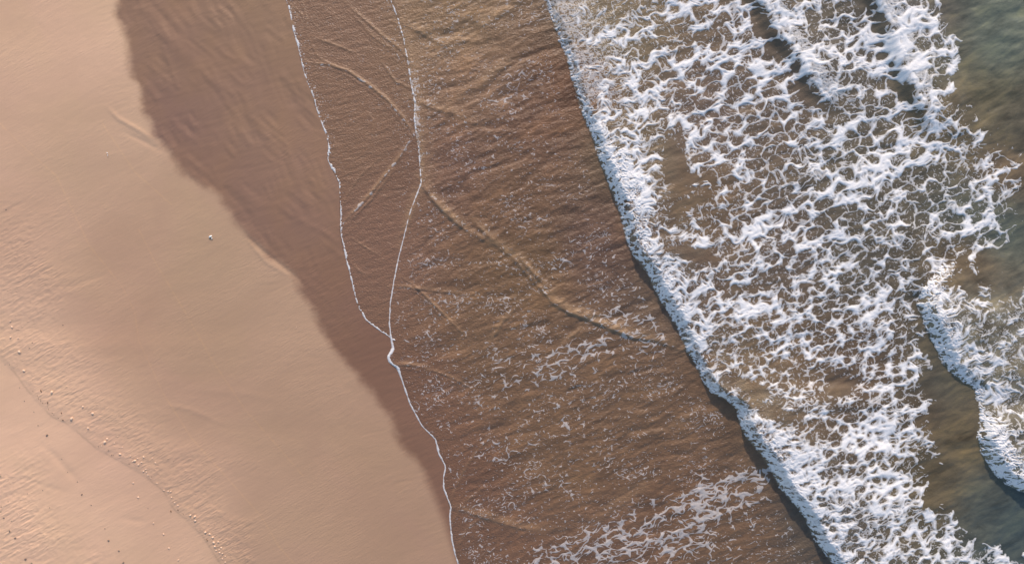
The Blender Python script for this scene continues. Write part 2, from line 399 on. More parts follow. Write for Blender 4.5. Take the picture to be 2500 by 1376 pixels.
    H3, E3 = holes(a, b, 83, -.45, .40, 1.0); H3 = H3 * 10; E3 = E3 * 10
    H1 = H1 + 60 * sm(.5, .95, fine) + 5 * (1 - mid) + 4 * sm(.2, .5, fine)
    H2 = H2 + 5.5 * np.maximum(mid, .7 * sel) * (1 - fine)
    H3 = H3 + 4.5 - 3.8 * fn + 4 * pn(u / 40, v / 40, 85)
    Hb = np.minimum(np.minimum(H1, H2), H3)
    dens = dens - .035 * sel
    t = (0.60 - dens) * 15 + 1.6
    fmass = Hb - t
    tear = pn(u / 22, v / 18, 86) + 0.5 * pn(u / 8, v / 8, 87)
    wth = 1.1 + 3.6 * (dens - 0.35) + 1.9 * tear
    th1 = wth - .4 * sel - E1 * 0.5 - 40 * sm(.5, .9, fine)
    th2 = wth * 0.8 - 0.7 - E2 * 0.5 - 1.4 * mid * (1 - fine)
    th3 = 0.1 + 2.4 * (dens - .45) + 1.7 * tear - E3 * 0.6 - 1.2 * (1 - fn)
    f = np.maximum(np.maximum(fmass, th1), np.maximum(th2, th3))
    # hair-thin curls inside the holes, and fine speckled froth just behind the front at the top
    hair = .80 - 8.5 * np.abs(pn(x / 15, y / 11, 107)) - 4.5 * np.clip(.18 - pn(u / 13, v / 11, 108) - .5 * (dens - .5), 0, 1)
    hair = np.maximum(hair, .70 - 5.5 * np.abs(pn(u / 7 + .5 * low, v / 5, 109)) - 4.5 * np.clip(.26 - pn(u / 8, v / 7, 110), 0, 1))
    top = np.exp(-(np.clip(dD - 20, 0, None) / 120) ** 2) * (1 - sm(220, 330, v))
    hair = np.maximum(hair, -2.4 + 2.9 * top + 1.5 * pn(u / 4, v / 3.6, 123) + 1.2 * pn(u / 11, v / 9, 124))
    f = np.maximum(f, hair - 2.5 * openw)
    # fibrous tearing of the masses
    a, b = rot(x, y, 30, 14, 4.2)
    fib = pn(a, b, 88) + .5 * pn(u / 4, v / 4, 99)
    f = f - (0.9 + 2.6 * fn) * np.clip(-fib - .15, 0, 1) + (0.3 + .35 * fn) * fib
    f = f - 7 * sm(.30, .0, dens)
    # isolated flecks
    a, b = u / 8.5, v / 8.5
    Hs, _ = holes(a + .3 * pn(u / 20, v / 20, 89), b, 90, .0, .14, 2.0, skip=.72)
    fl = -Hs * 8.5 - 0.15 - 2.5 * sm(.1, .35, pn(u / 60, v / 45, 91)) + 0.5
    f = np.maximum(f, np.minimum(fl, 1.2) - 2.0 * (dO > 110) * (v < 640) - 1.0 * openw)
    # rollers along the fronts
    lump = fbm(u / 17, v / 17, 92, 2)
    W = lerpv(v, [(0, 14), (120, 18), (220, 26), (330, 40), (390, 95), (480, 100), (560, 85), (640, 78), (720, 50), (820, 34), (900, 36), (960, 18), (1010, 40), (1080, 78), (1160, 50), (1300, 40), (1376, 55)])
    b1 = np.abs(pn(u / 16 + .4 * lump, v / 14, 93)); b2 = np.abs(pn(u / 7.5 + .4 * lump, v / 7, 94)); b3 = np.abs(pn(u / 4, v / 4, 100))
    bill = 1 - 1.5 * b1 - 1.3 * b2 - .9 * b3
    W = W * .62
    roll = 5.0 * (1 - dD / W) + 3.6 * bill - 1.0 * sm(0.05, .4, b1 * 0 + pn(u / 13, v / 11, 77)) * 3 * sm(8, 40, dD)
    edge = dD + 3.0 * pn(u / 15, v / 15, 95) + 3.0 * pn(u / 6, v / 6, 96) * sm(30, 0, dD)
    roll = np.where(dD > 0, roll, 6)
    f = np.maximum(f, roll)
    weak = lerpv(v, [(0, .9), (100, .9), (240, .3), (340, 0)])
    f = f - weak * np.exp(-(dD / 45) ** 2) * sm(3, 16, dD) * (1.6 + 4 * np.clip(-bill, 0, 1))
    f = np.maximum(f, -3.0 + 3.3 * top + 1.5 * pn(u / 4, v / 3.6, 123) + 1.3 * pn(u / 10, v / 8, 124) - 5 * (top < .03))
    f = np.minimum(f, edge)
    edgeF = dF + 3.5 * pn(u / 15, v / 15, 97) + 3.2 * pn(u / 6, v / 6, 98)
    WF = lerpv(v, [(600, 4), (680, 30), (760, 46), (880, 26), (940, 12), (985, 5), (1030, 34), (1100, 62), (1200, 90)])
    rF = np.where(dF > -14, 6.0 * (1 - dF / WF) + 3.2 * bill, -9)
    rF = np.where(v > 640, np.minimum(rF, edgeF + 1), -9)
    f = np.maximum(f, rF)
    # thick smooth foam on the two small crests
    for cv, lo, hi, ww in ((L_CREST1, -80, 265, 15), (L_CREST2, -80, 290, 17)):
        d = side(u, v, cv)
        k = sm(lo - 60, lo, v) * (1 - sm(hi - 60, hi + 20, v))
        f = np.maximum(f, k * 11.5 - 9 + 4.5 * lump + 2.6 * tear + fib - 7 * np.abs((d - 3 + 7 * pn(u / 30, v / 30, 74)) / ww) ** 2)
        f = f - 3.5 * k * np.exp(-((d + 26) / 12) ** 2)
        f = f + 2.2 * k * np.exp(-((d - 26) / 18) ** 2)
    puff = np.clip(np.maximum(sm(-2, 3, roll) * (dD > -4), sm(-2, 3, rF)), 0, 1) * (bill - .3)
    part = np.zeros(u.shape, np.int8)
    part[(roll > -2.0) & (dD < W * 1.25)] = 1
    part[(rF > -2.0) & (dF > -14) & (v > 640)] = 2
    for q, (cv, lo, hi) in enumerate(((L_CREST1, -80, 255), (L_CREST2, -80, 285))):
        d = side(u, v, cv)
        part[(np.abs(d - 3) < 17) & (v < hi)] = 3 + q
    return f.astype(F), fine.astype(F), puff.astype(F), part

def swash_foam(u, v):
    """flecks, worms and torn webs drifting on the brown water between the swash edge and the broken wave"""
    dC = side(u, v, L_SWASH); dB = side(u, v, L_FILM); dD = side(u, v, L_BORE)
    web = blobs(u, v, [(1750,1200,150,45,22,1.0),(1650,1290,230,45,22,1.1),(1450,1320,150,40,25,1.1),(1800,1350,120,40,25,.7),(1640,1340,120,30,20,.8),(1830,1170,60,25,20,.8),(1330,1370,80,30,25,.9),
        (1600,690,70,30,15,.75),(1560,760,110,35,10,.7),(1450,860,140,40,15,.75),(1600,860,70,40,10,.45),(1330,880,120,45,20,.5),(1240,940,120,50,25,.35),(1300,1080,180,40,20,.35),(1380,1170,120,35,20,.35),(1560,1100,150,50,10,.25),(1280,560,60,30,30,.35),(1450,620,90,40,0,.3),
        (1250,200,90,35,20,.5),(1230,240,60,25,10,.4),(1130,60,60,25,10,.3),(1100,130,30,50,0,.25),(1330,540,60,20,0,.2),(1190,340,30,12,0,.5),(1270,350,50,12,10,.3),(1400,990,100,30,10,.3),(1150,1250,80,80,0,.15),(1180,830,80,40,10,.2),
        (1450,1290,60,40,0,-.2),(1530,1210,60,22,35,-.35),(1690,1080,120,60,10,-.4),(1430,300,60,120,0,-.45),(1350,430,120,60,0,-.2),(1180,700,60,60,0,-.1),(1680,930,40,60,0,-.3),(1820,1130,50,30,0,-.2),(1900,1330,50,60,0,-.7)])
    low = fbm(u / 110, v / 70, 101, 2)
    a, b = rot(u, v, 24, 110, 17)
    strk = pn(a + .5 * low, b + .8 * low, 102) + .5 * pn(a * 2.1, b * 1.8, 103)
    dens = np.clip(web, -0.3, 1.1)
    dens = dens * .66 + .42 * strk * np.clip(dens + .35, 0, 1) + 0.20 * low + 0.05 + .10 * sm(520, 640, v)
    dens = np.where(dC < 0, -0.35, dens)
    du, dv = warp(u, v, 0.85)
    cu, cvv = curl(u, v, 30, 105, 3.0)
    x = u + du + cu; y = v + dv + cvv
    a, b = rot(x, y, 22, 44, 19)
    H1, E1 = holes(a, b, 111, .0, .5, .8); H1 *= 28; E1 *= 28
    a, b = rot(x, y, 20, 20, 9)
    H2, E2 = holes(a, b, 112, -.2, .4, .9); H2 *= 13; E2 *= 13
    tear = pn(u / 24, v / 12, 113) + 0.5 * pn(u / 8, v / 6, 114)
    m1 = np.minimum(H1, H2 + 4) - (1.66 - dens) * 11 + 2.4 * tear
    t1 = -1.3 + 4.2 * dens + 2.0 * tear - E1 * 0.55
    t2 = -2.9 + 4.2 * dens + 2.2 * tear - E2 * 0.6
    # short worms
    a, b = rot(x, y, 22, 15, 6.5)
    r = np.abs(pn(a, b, 115)) * 7
    gate = pn(u / 11 + 3, v / 7, 116) + 0.5 * low + 0.45 * dens
    worm = 0.85 - r - 5.5 * (0.46 - gate) * (gate < 0.46) - 3 * sm(.35, .7, dens)
    f = np.maximum(np.maximum(m1, t1), np.maximum(t2, worm - 1.2 * (dC < 30)))
    # grains
    Hs, _ = holes(u / 6.0 + .5 * pn(u / 15, v / 15, 117), v / 5.2, 118, -.02, .17, 1.6, skip=.60)
    gn = -Hs * 5.6 + 0.38 - 1.8 * sm(-.15, .30, -pn(u / 45, v / 28, 119) - 0.35 * low - 0.3 * dens)
    f = np.maximum(f, np.minimum(gn, 1.0))
    f = f - 9 * sm(-40, -4, dD) * (v > 60) * (1 - sm(.5, .9, dens))
    Hq, _ = holes(u / 4.6 + .4 * pn(u / 15, v / 15, 136), v / 4.6, 137, -.05, .16, 1.5, skip=.66)
    gq = -Hq * 4.6 + .25 + .9 * pn(u / 30, v / 22, 138)
    # film: only grains, more at the top and near the edges
    film = (dC < 0)
    f = np.where(film, np.minimum(gq + .1, .9) - lerpv(v, [(0, .35), (300, .25), (420, .6), (800, .75)]) * 1.2 + 1.5 * np.exp(-np.abs(dB - 5) / 14) * lerpv(v, [(0, 1), (330, .9), (430, .2)]) + 0.8 * np.exp(-((dC + 25) / 25) ** 2) * (v < 520), f)
    # froth heaped behind the second edge
    fr = lerpv(v, [(0, .5), (120, .8), (200, 1.0), (300, 1.0), (430, .8), (500, .3), (540, 0)])
    g2 = 1.3 * pn(u / 3.6, v / 3.3, 121) + 1.0 * pn(u / 8, v / 7, 120) + 1.2 * tear
    f = np.maximum(f, np.where(dC > 0, fr * 2.6 * np.exp(-dC / 17) + g2 - 1.9 - 3 * (1 - fr), -9))
    f = np.maximum(f, np.where(dC > 0, fr * 1.2 * np.exp(-dC / 60) + 1.6 * pn(u / 3.2, v / 2.9, 122) + .8 * tear - 1.9, -9))
    f = np.minimum(f, side(u, v, L_EDGE) + 0.5)
    # ridge crests carry froth
    for pts, hw, hh, fo in RIDGES:
        if fo >= .4:
            d, s_, t_ = polyd(u, v, pts, 20)
            f = np.maximum(f, fo * 4 - d / 2.0 + 3.0 * tear - 2.4)
    return f.astype(F), dens.astype(F)

def edge_foam(u, v):
    """the thin white lines along both swash edges: returns (first edge, second edge)"""
    dB = side(u, v, L_FILM); dC = side(u, v, L_SWASH)
    n = pn(u / 5, v / 7, 131) + .8 * pn(u / 14, v / 16, 132)
    wB = lerpv(v, [(0, 1.6), (100, 3.0), (140, 1.5), (240, 1.6), (300, 2.2), (370, 2.6), (420, 3.6), (450, 1.8), (560, 2.2), (600, 2.8), (700, 1.8), (815, 2.0), (832, 2.2)])
    clump = np.clip(1.0 + 1.1 * pn(u / 30, v / 19, 133) + .5 * pn(u / 30, v / 8, 141) + 1.2 * pn(u / 5, v / 4.5, 134), -.5, 2.2)
    fB = wB * .8 * clump + 1.3 * n - .3 - np.abs(dB - wB * .5 - 1.2 * clump) * 1.1
    fB = np.where(v < 830, fB, -5)
    wC = lerpv(v, [(-50, 1.0), (60, 1.6), (80, 2.6), (110, 1.6), (200, 2.4), (240, 2.8), (290, 3.4), (330, 2.6), (440, 2.0), (520, 1.0), (600, 1.5), (800, 1.6), (835, 2.6), (858, 5.2), (868, 3.8), (884, 4.2), (898, 4.4), (915, 1.8), (1080, 2.0), (1240, 2.0), (1376, 2.0)])
    wC = wC * (1 + .30 * pn(u / 50, v / 13, 139) + .25 * pn(u / 50, v / 5, 140))
    fC = wC + 0.9 * n * (1 + 1.3 * (v < 450)) + (v < 450) * (1.9 * pn(u / 7, v / 5, 135) - .9) - np.abs(dC - wC * .5) * 1.1
    return fB.astype(F), fC.astype(F)
#FIELDS-END

# ---------------------------------------------------------------- meshes
GAIN = np.array([0.96, 1.01, 1.16], F)      # what flat white ground shows under this sun and sky (linear), used to turn seen colours into albedo
def albedo(c):
    return np.clip(c / GAIN, 0.0, 0.9).astype(F)

COL = scn.collection
def PX(u): return (u - 1250) * S
def PY(v): return (688 - v) * S

def mesh_from(name, co, quads, attrs=None, mat=None, smooth=True):
    me = bpy.data.meshes.new(name)
    me.vertices.add(len(co)); me.vertices.foreach_set('co', co.astype(F).ravel())
    n = len(quads)
    me.loops.add(n * 4); me.loops.foreach_set('vertex_index', quads.astype(np.int32).ravel())
    me.polygons.add(n)
    me.polygons.foreach_set('loop_start', np.arange(0, n * 4, 4, dtype=np.int32))
    me.polygons.foreach_set('loop_total', np.full(n, 4, np.int32))
    me.polygons.foreach_set('use_smooth', np.full(n, smooth, bool))
    me.update(calc_edges=True)
    for k, arr in (attrs or {}).items():
        if arr.ndim == 2:
            at = me.attributes.new(k, 'FLOAT_COLOR', 'POINT')
            full = np.ones((len(co), 4), F); full[:, :3] = arr
            at.data.foreach_set('color', full.ravel())
        else:
            at = me.attributes.new(k, 'FLOAT', 'POINT')
            at.data.foreach_set('value', arr.astype(F).ravel())
    if mat: me.materials.append(mat)
    return me

def sub_mesh(name, U, V, Z, cells, attrs, mat):
    """quads of a grid whose cell mask is true, as a mesh with only the vertices it needs"""
    nv, nu = U.shape
    j, i = np.nonzero(cells)
    a = j * nu + i
    q = np.stack([a, a + nu, a + nu + 1, a + 1], 1)
    used = np.unique(q)
    remap = np.zeros(nu * nv, np.int32); remap[used] = np.arange(len(used), dtype=np.int32)
    q = remap[q]
    co = np.stack([PX(U.ravel()[used]), PY(V.ravel()[used]), Z.ravel()[used]], 1)
    at = {k: (x.reshape(-1, 3)[used] if x.ndim == 3 else x.ravel()[used]) for k, x in attrs.items()}
    return mesh_from(name, co, q, at, mat)

def add(name, me, label=None, cat=None, kind=None, group=None, parent=None):
    o = bpy.data.objects.new(name, me)
    COL.objects.link(o)
    if label: o['label'] = label
    if cat: o['category'] = cat
    if kind: o['kind'] = kind
    if group: o['group'] = group
    if parent: o.parent = parent
    return o

# ---------------------------------------------------------------- materials
def new_mat(name):
    m = bpy.data.materials.new(name); m.use_nodes = True
    nt = m.node_tree; b = nt.nodes['Principled BSDF']
    return m, nt, b

class NT:
    def __init__(s, nt): s.nt = nt
    def n(s, t, **kw):
        x = s.nt.nodes.new(t)
        for k, v in kw.items():
            if k.startswith('i_'):
                x.inputs[k[2:].replace('_', ' ')].default_value = v
            else: setattr(x, k, v)
        return x
    def l(s, a, b): s.nt.links.new(a, b)
    def math(s, op, a, b=0.0, clamp=False):
        x = s.n('ShaderNodeMath', operation=op); x.use_clamp = clamp
        for k, y in enumerate((a, b)):
            if hasattr(y, 'links'): s.l(y, x.inputs[k])
            else: x.inputs[k].default_value = y
        return x.outputs[0]
    def coords(s, deg=0, sx=1, sy=1):
        t = s.n('ShaderNodeTexCoord'); m = s.n('ShaderNodeMapping')
        s.l(t.outputs['Object'], m.inputs[0])
        m.vector_type = 'TEXTURE'
        m.inputs['Rotation'].default_value = (0, 0, math.radians(deg)); m.inputs['Scale'].default_value = (sx, sy, 1)
        return m.outputs[0]
    def noise(s, vec, scale, detail=3, rough=.5, dist=0.0):
        x = s.n('ShaderNodeTexNoise'); s.l(vec, x.inputs['Vector'])
        x.inputs['Scale'].default_value = scale; x.inputs['Detail'].default_value = detail
        x.inputs['Roughness'].default_value = rough; x.inputs['Distortion'].default_value = dist
        return x.outputs[0]
    def attr(s, name):
        x = s.n('ShaderNodeAttribute'); x.attribute_name = name
        return x
    def scale_col(s, col, fac):
        x = s.n('ShaderNodeVectorMath', operation='SCALE'); s.l(col, x.inputs[0]); s.l(fac, x.inputs['Scale'])
        return x.outputs[0]
    def maprange(s, v, a, b, c, d):
        x = s.n('ShaderNodeMapRange'); s.l(v, x.inputs[0])
        for k, y in enumerate((a, b, c, d)): x.inputs[1 + k].default_value = y
        return x.outputs[0]

def sand_material():
    m, nt, b = new_mat('sand'); t = NT(nt)
    col = t.attr('col').outputs['Color']; rough = t.attr('rough').outputs['Fac']; wet = t.attr('wet').outputs['Fac']
    c1 = t.coords(31, 4.0, 1.0)
    streak = t.noise(c1, 7.0, 4, .55, .3)
    fine = t.noise(t.coords(33, 5.0, 1.0), 13.0, 4, .6, .2)
    grain = t.noise(t.coords(), 38.0, 3, .7)
    patch = t.noise(t.coords(20, 1.6, 1), .35, 4, .55, .6)
    f = t.math('ADD', t.maprange(grain, .3, .7, .975, 1.025), t.maprange(patch, .3, .7, -.05, .05))
    f = t.math('ADD', f, t.maprange(streak, .3, .7, -.012, .012))
    tint = t.n('ShaderNodeMix', data_type='RGBA', blend_type='MIX')
    t.l(t.maprange(t.noise(t.coords(-40, 2, 1), .22, 3, .5, .8), .42, .62, 0, .5), tint.inputs[0])
    t.l(col, tint.inputs[6])
    mul = t.n('ShaderNodeMix', data_type='RGBA', blend_type='MULTIPLY'); mul.inputs[0].default_value = 1
    t.l(col, mul.inputs[6]); mul.inputs[7].default_value = (0.99, 1.02, .96, 1)
    t.l(mul.outputs[2], tint.inputs[7])
    t.l(t.scale_col(tint.outputs[2], f), b.inputs['Base Color'])
    t.l(t.maprange(wet, 0, 1, .85, .50), b.inputs['Roughness'])
    t.l(t.maprange(wet, 0, 1, .12, .30), b.inputs['Specular IOR Level'])
    bp = t.n('ShaderNodeBump'); bp.inputs['Distance'].default_value = .02
    h = t.math('MULTIPLY', streak, t.maprange(rough, 0, 1, .25, 1.5))
    h = t.math('ADD', h, t.math('MULTIPLY', t.math('MULTIPLY', fine, t.maprange(patch, .40, .62, .25, 1.3)), t.maprange(rough, 0, 1, .62, 2.0)))
    h = t.math('ADD', h, t.math('MULTIPLY', grain, t.maprange(rough, 0, 1, .02, .25)))
    vo = t.n('ShaderNodeTexVoronoi'); vo.inputs['Scale'].default_value = 5.0; vo.inputs['Randomness'].default_value = 1.0
    t.l(t.coords(31, 1.25, 1), vo.inputs['Vector'])
    pim = t.maprange(vo.outputs['Distance'], .0, .22, 1, 0)
    sel = t.maprange(t.noise(t.coords(), 1.6, 2, .5), .50, .62, 0, 1)
    h = t.math('ADD', h, t.math('MULTIPLY', t.math('MULTIPLY', pim, sel), t.maprange(rough, .25, 1, 0, 1.6)))
    t.l(h, bp.inputs['Height']); bp.inputs['Strength'].default_value = 1.0
    t.l(bp.outputs[0], b.inputs['Normal'])
    return m

def water_material():
    m, nt, b = new_mat('turbid_water'); t = NT(nt)
    col = t.attr('col').outputs['Color']; deep = t.attr('deep').outputs['Fac']; silt = t.attr('silt').outputs['Fac']
    c = t.coords(28, 2.2, 1)
    cloud = t.noise(c, .55, 6, .6, 1.2)
    wisp = t.noise(t.coords(28, 2.8, 1), 2.0, 6, .68, .9)
    k = t.math('ADD', t.math('MULTIPLY', t.maprange(cloud, .3, .7, -1, 1), .55), t.math('MULTIPLY', t.maprange(wisp, .3, .7, -1, 1), .45))
    k = t.math('MULTIPLY', k, silt)
    f = t.math('ADD', t.math('MULTIPLY', k, .42), 1.0)
    warm = t.n('ShaderNodeMix', data_type='RGBA', blend_type='MULTIPLY')
    t.l(t.math('MULTIPLY', k, 1.0, True), warm.inputs[0]); t.l(col, warm.inputs[6]); warm.inputs[7].default_value = (1.08, 1.02, .86, 1)
    t.l(t.scale_col(warm.outputs[2], f), b.inputs['Base Color'])
    b.inputs['Roughness'].default_value = .22
    b.inputs['IOR'].default_value = 1.33
    bp = t.n('ShaderNodeBump'); bp.inputs['Distance'].default_value = .02
    r1 = t.noise(t.coords(22, 2.0, 1), 7.0, 5, .62, .5)
    r2 = t.noise(t.coords(-20, 1.3, 1), 15.0, 3, .6, .3)
    h = t.math('ADD', t.math('MULTIPLY', r1, 2.1), t.math('MULTIPLY', r2, 1.6))
    t.l(h, bp.inputs['Height'])
    t.l(t.attr('ripple').outputs['Fac'], bp.inputs['Strength'])
    t.l(bp.outputs[0], b.inputs['Normal'])
    return m

def foam_material():
    m, nt, b = new_mat('sea_foam'); t = NT(nt)
    col = t.attr('col').outputs['Color']; froth = t.attr('froth').outputs['Fac']
    bub = t.noise(t.coords(), 26.0, 4, .7)
    fr = t.math('ADD', froth, t.maprange(bub, .35, .65, -.12, .12), True)
    mx = t.n('ShaderNodeMix', data_type='RGBA', blend_type='MIX')
    t.l(fr, mx.inputs[0]); t.l(col, mx.inputs[6]); mx.inputs[7].default_value = (.76, .73, .71, 1)
    t.l(mx.outputs[2], b.inputs['Base Color'])
    b.inputs['Roughness'].default_value = .75
    b.inputs['Specular IOR Level'].default_value = .25
    bp = t.n('ShaderNodeBump'); bp.inputs['Distance'].default_value = .012; bp.inputs['Strength'].default_value = .55
    t.l(bub, bp.inputs['Height']); t.l(bp.outputs[0], b.inputs['Normal'])
    return m

M_SAND, M_WATER, M_FOAM = sand_material(), water_material(), foam_material()

# ---------------------------------------------------------------- grids
ST = 2500 / 1024
def lines(lo, hi, far_lo, far_hi, step=ST):
    mid = lo + step * np.arange(int(round((hi - lo) / step)) + 1)
    out_hi, x, d = [], mid[-1], step
    while x < far_hi: d *= 1.35; x += d; out_hi.append(x)
    out_lo, x, d = [], mid[0], step
    while x > far_lo: d *= 1.35; x -= d; out_lo.append(x)
    return np.array(out_lo[::-1] + list(mid) + out_hi, F), len(out_lo), len(mid)
MG = 110
FAR = 40000
def framed(U, V):
    """1 in and around the frame, fading to 0 a few metres outside, where the sheets run on smoothly to the horizon"""
    return (sm(-700, -200, U) * (1 - sm(2700, 3200, U)) * sm(-700, -200, V) * (1 - sm(1576, 2076, V))).astype(F)

# sand: one sheet from the frame's left to under the water
ul, _, _ = lines(-MG, 1230, -FAR, FAR); vl, v0, nvf = lines(-MG, 1376 + MG, -FAR, FAR)
U, V = np.meshgrid(ul, vl)
film = side(U, V, L_EDGE)
fr = framed(U, V)
Z = np.where(fr > 0, beach(U, V) * 1.0 + (sand_height(U, V) - beach(U, V)) * fr, beach(U, V))
Z = np.clip(Z, -3, 3) - 0.35 * sm(20, 400, film)
dA = side(U, V, L_WET)
nz = 3.5 * pn(U / 18, V / 14, 151) + 6 * pn(U / 50, V / 36, 152) + 2.5 * pn(U / 7, V / 6, 156)
k = sm(-17, 14, dA + nz * sm(1300, 1100, V)).astype(F)
col = idw(U, V, SAND_C, 110) * (1 - k[..., None]) + idw(U, V, WET_C, 90) * k[..., None]
# a darker thin line of debris stain along the wrack line and faint golden old swash lines
dW = side(U, V, L_WRACK)
col = col * (1 + 0.02 * np.exp(-((dW + 30) / 40) ** 2) - 0.12 * np.exp(-((dW + 2 * pn(U / 9, V / 9, 153)) / 1.8) ** 2) * (pn(U / 40, V / 40, 154) > -.1))[..., None]
for pts in ([(0,300),(60,360),(140,430),(220,600),(300,700),(330,760),(340,830),(400,960),(470,1070),(560,1170),(640,1260),(680,1330),(720,1376)], [(340,560),(380,640),(440,740),(520,880),(600,1000),(680,1090),(740,1160)], [(250,300),(330,420),(420,500)]):
    d, _, _ = polyd(U, V, pts, 12)
    d = d + 1.5 * pn(U / 14, V / 14, 155)
    col = col * (1 + np.array([.07, .055, .0], F) * np.exp(-(d / 1.6) ** 2)[..., None])
gold = np.clip(fbm(U / 95, V / 120, 157, 3) * 1.2, -.6, 1) * k * sm(1000, 500, V)
col = col * (1 + gold[..., None] * np.array([.035, .03, -.02], F))
col = col * (1 - k[..., None] * np.array([.03, .06, .10], F))
attrs = {'col': albedo(col), 'wet': k, 'rough': rough_map(U, V)}
def cellmin(x): return np.minimum(np.minimum(x[:-1, :-1], x[1:, :-1]), np.minimum(x[:-1, 1:], x[1:, 1:]))
def cellmax(x): return np.maximum(np.maximum(x[:-1, :-1], x[1:, :-1]), np.maximum(x[:-1, 1:], x[1:, 1:]))
iswet = cellmax(dA) > 0
add('dry_sand', sub_mesh('dry_sand', U, V, Z, ~iswet, attrs, M_SAND), 'pale smooth beach sand with rippled rough patches', kind='structure')
add('wet_sand', sub_mesh('wet_sand', U, V, Z, iswet, attrs, M_SAND), 'dark wet sand between the dry beach and the water', kind='structure')

# water: one surface, cut into the thin film, the brown shallows and the sea
ul, u0, nuf = lines(690 - MG, 2500 + MG, 690 - MG, FAR)
U, V = np.meshgrid(ul, vl)
film = side(U, V, L_EDGE)
fr = framed(U, V)
WH = water_height(U, V)
ZW = beach(U, V)
ZW = np.clip(ZW, -1.2, 3) + np.where(film < 0, 0.004 * film, 0) + WH * np.maximum(fr, 0.0) + (1 - fr) * 0.04
dC = side(U, V, L_SWASH); dD = side(U, V, L_BORE)
col = idw(U, V, WATER_C, 70)
deep = sm(2150, 2400, U)
silt = .35 * sm(2200, 2330, U) + np.clip(0.25 * sm(0, 60, dC) + .55 * sm(20, 120, dC) + .1, 0, 1) * lerpv(V, [(0, 1.), (1376, .9)]) * (1 - .25 * sm(0, 200, dD)) + .35 * sm(2150, 2300, U)
ripple = .95 + .05 * sm(0, 40, dC) - .65 * sm(20, 200, dD)
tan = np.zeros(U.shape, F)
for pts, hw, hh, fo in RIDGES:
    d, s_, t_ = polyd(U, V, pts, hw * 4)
    tan = np.maximum(tan, np.exp(-((s_ - hw * .5) / (hw * .9)) ** 2) * (d < hw * 3) * min(.68, hh * 11) * np.sin(np.pi * np.clip(t_, .05, .95)) ** .6)  # tan crest froth, with each ridge's sunlit upper side painted into the colour
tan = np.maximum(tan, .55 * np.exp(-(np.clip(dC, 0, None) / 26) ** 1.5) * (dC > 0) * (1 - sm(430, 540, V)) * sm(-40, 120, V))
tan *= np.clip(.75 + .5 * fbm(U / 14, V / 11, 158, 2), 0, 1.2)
milk = np.clip(.22 * np.exp(-np.clip(dD, 0, None) / 110) * (dD > 0) + .25 * (side(U, V, L_BREAK) > 0) * sm(640, 740, V), 0, 1)
milk *= np.clip(.7 + .8 * fbm(U / 40, V / 34, 159, 2), 0, 1.4)
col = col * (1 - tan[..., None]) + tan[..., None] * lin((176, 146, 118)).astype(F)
col = col * (1 - milk[..., None]) + milk[..., None] * lin((172, 168, 156)).astype(F)
col = col / np.array([1.03, 1.045, 1.08], F)
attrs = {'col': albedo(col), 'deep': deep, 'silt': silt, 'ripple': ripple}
keep = cellmax(film) > -7
isC = cellmax(dC) > -2
isD = cellmax(dD) > -3
isC |= keep & (cellmin(V) >= 828)
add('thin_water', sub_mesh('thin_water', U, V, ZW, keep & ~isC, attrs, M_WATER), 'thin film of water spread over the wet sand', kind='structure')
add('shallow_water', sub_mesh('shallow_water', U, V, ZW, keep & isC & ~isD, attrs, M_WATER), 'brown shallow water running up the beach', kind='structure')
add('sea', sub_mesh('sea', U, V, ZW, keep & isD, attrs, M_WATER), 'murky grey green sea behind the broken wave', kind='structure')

# foam: on a grid twice as fine
i0, i1 = 0, nuf
ZWf = ZW[v0:v0 + nvf, u0:u0 + nuf]
Uc, Vc, Cc = U[v0:v0 + nvf, u0:u0 + nuf], V[v0:v0 + nvf, u0:u0 + nuf], attrs['col'][v0:v0 + nvf, u0:u0 + nuf]
def up(x, k):
    def ax0(y):
        out = np.zeros(((y.shape[0] - 1) * k + 1,) + y.shape[1:], F)
        for q in range(k): out[q:-1:k] = y[:-1] * (1 - q / k) + y[1:] * (q / k)
        out[-1] = y[-1]
        return out
    return ax0(ax0(x).swapaxes(0, 1)).swapaxes(0, 1).copy()
def up2(x):
    sh = (x.shape[0] * 2 - 1, x.shape[1] * 2 - 1) + x.shape[2:]
    y = np.zeros(sh, F)
    y[::2, ::2] = x; y[1::2, ::2] = (x[:-1] + x[1:]) / 2; y[::2, 1::2] = (x[:, :-1] + x[:, 1:]) / 2
    y[1::2, 1::2] = (x[:-1, :-1] + x[1:, :-1] + x[:-1, 1:] + x[1:, 1:]) / 4
    return y
U2, V2, Z2, C2 = up2(Uc), up2(Vc), up2(ZWf), up2(Cc)

def foam_z(f, thick, slope=.009):
    p = np.clip(f, 0, None)
    return np.where(f > 0, thick * (1 - np.exp(-p * slope / thick)), np.clip(f, -3, 0) * .010)

def foam_objects(mask_u, f, z, froth, parts, specs):
    Uo, Vo = U2[:, mask_u], V2[:, mask_u]
    at = {'col': C2[:, mask_u], 'froth': froth}
    c = cellmax(f) > 0
    pc = parts[:-1, :-1]
    for q, sp in specs.items():
        cc = c & (pc == q)
        if cc.any():
            add(sp['name'], sub_mesh(sp['name'], Uo, Vo, z, cc, at, M_FOAM), sp['label'], sp.get('cat'), sp.get('kind'), sp.get('group'))

def seg(lo, hi):
    a = int(np.searchsorted(U2[0], lo)); b = int(np.searchsorted(U2[0], hi))
    return slice(a, b)

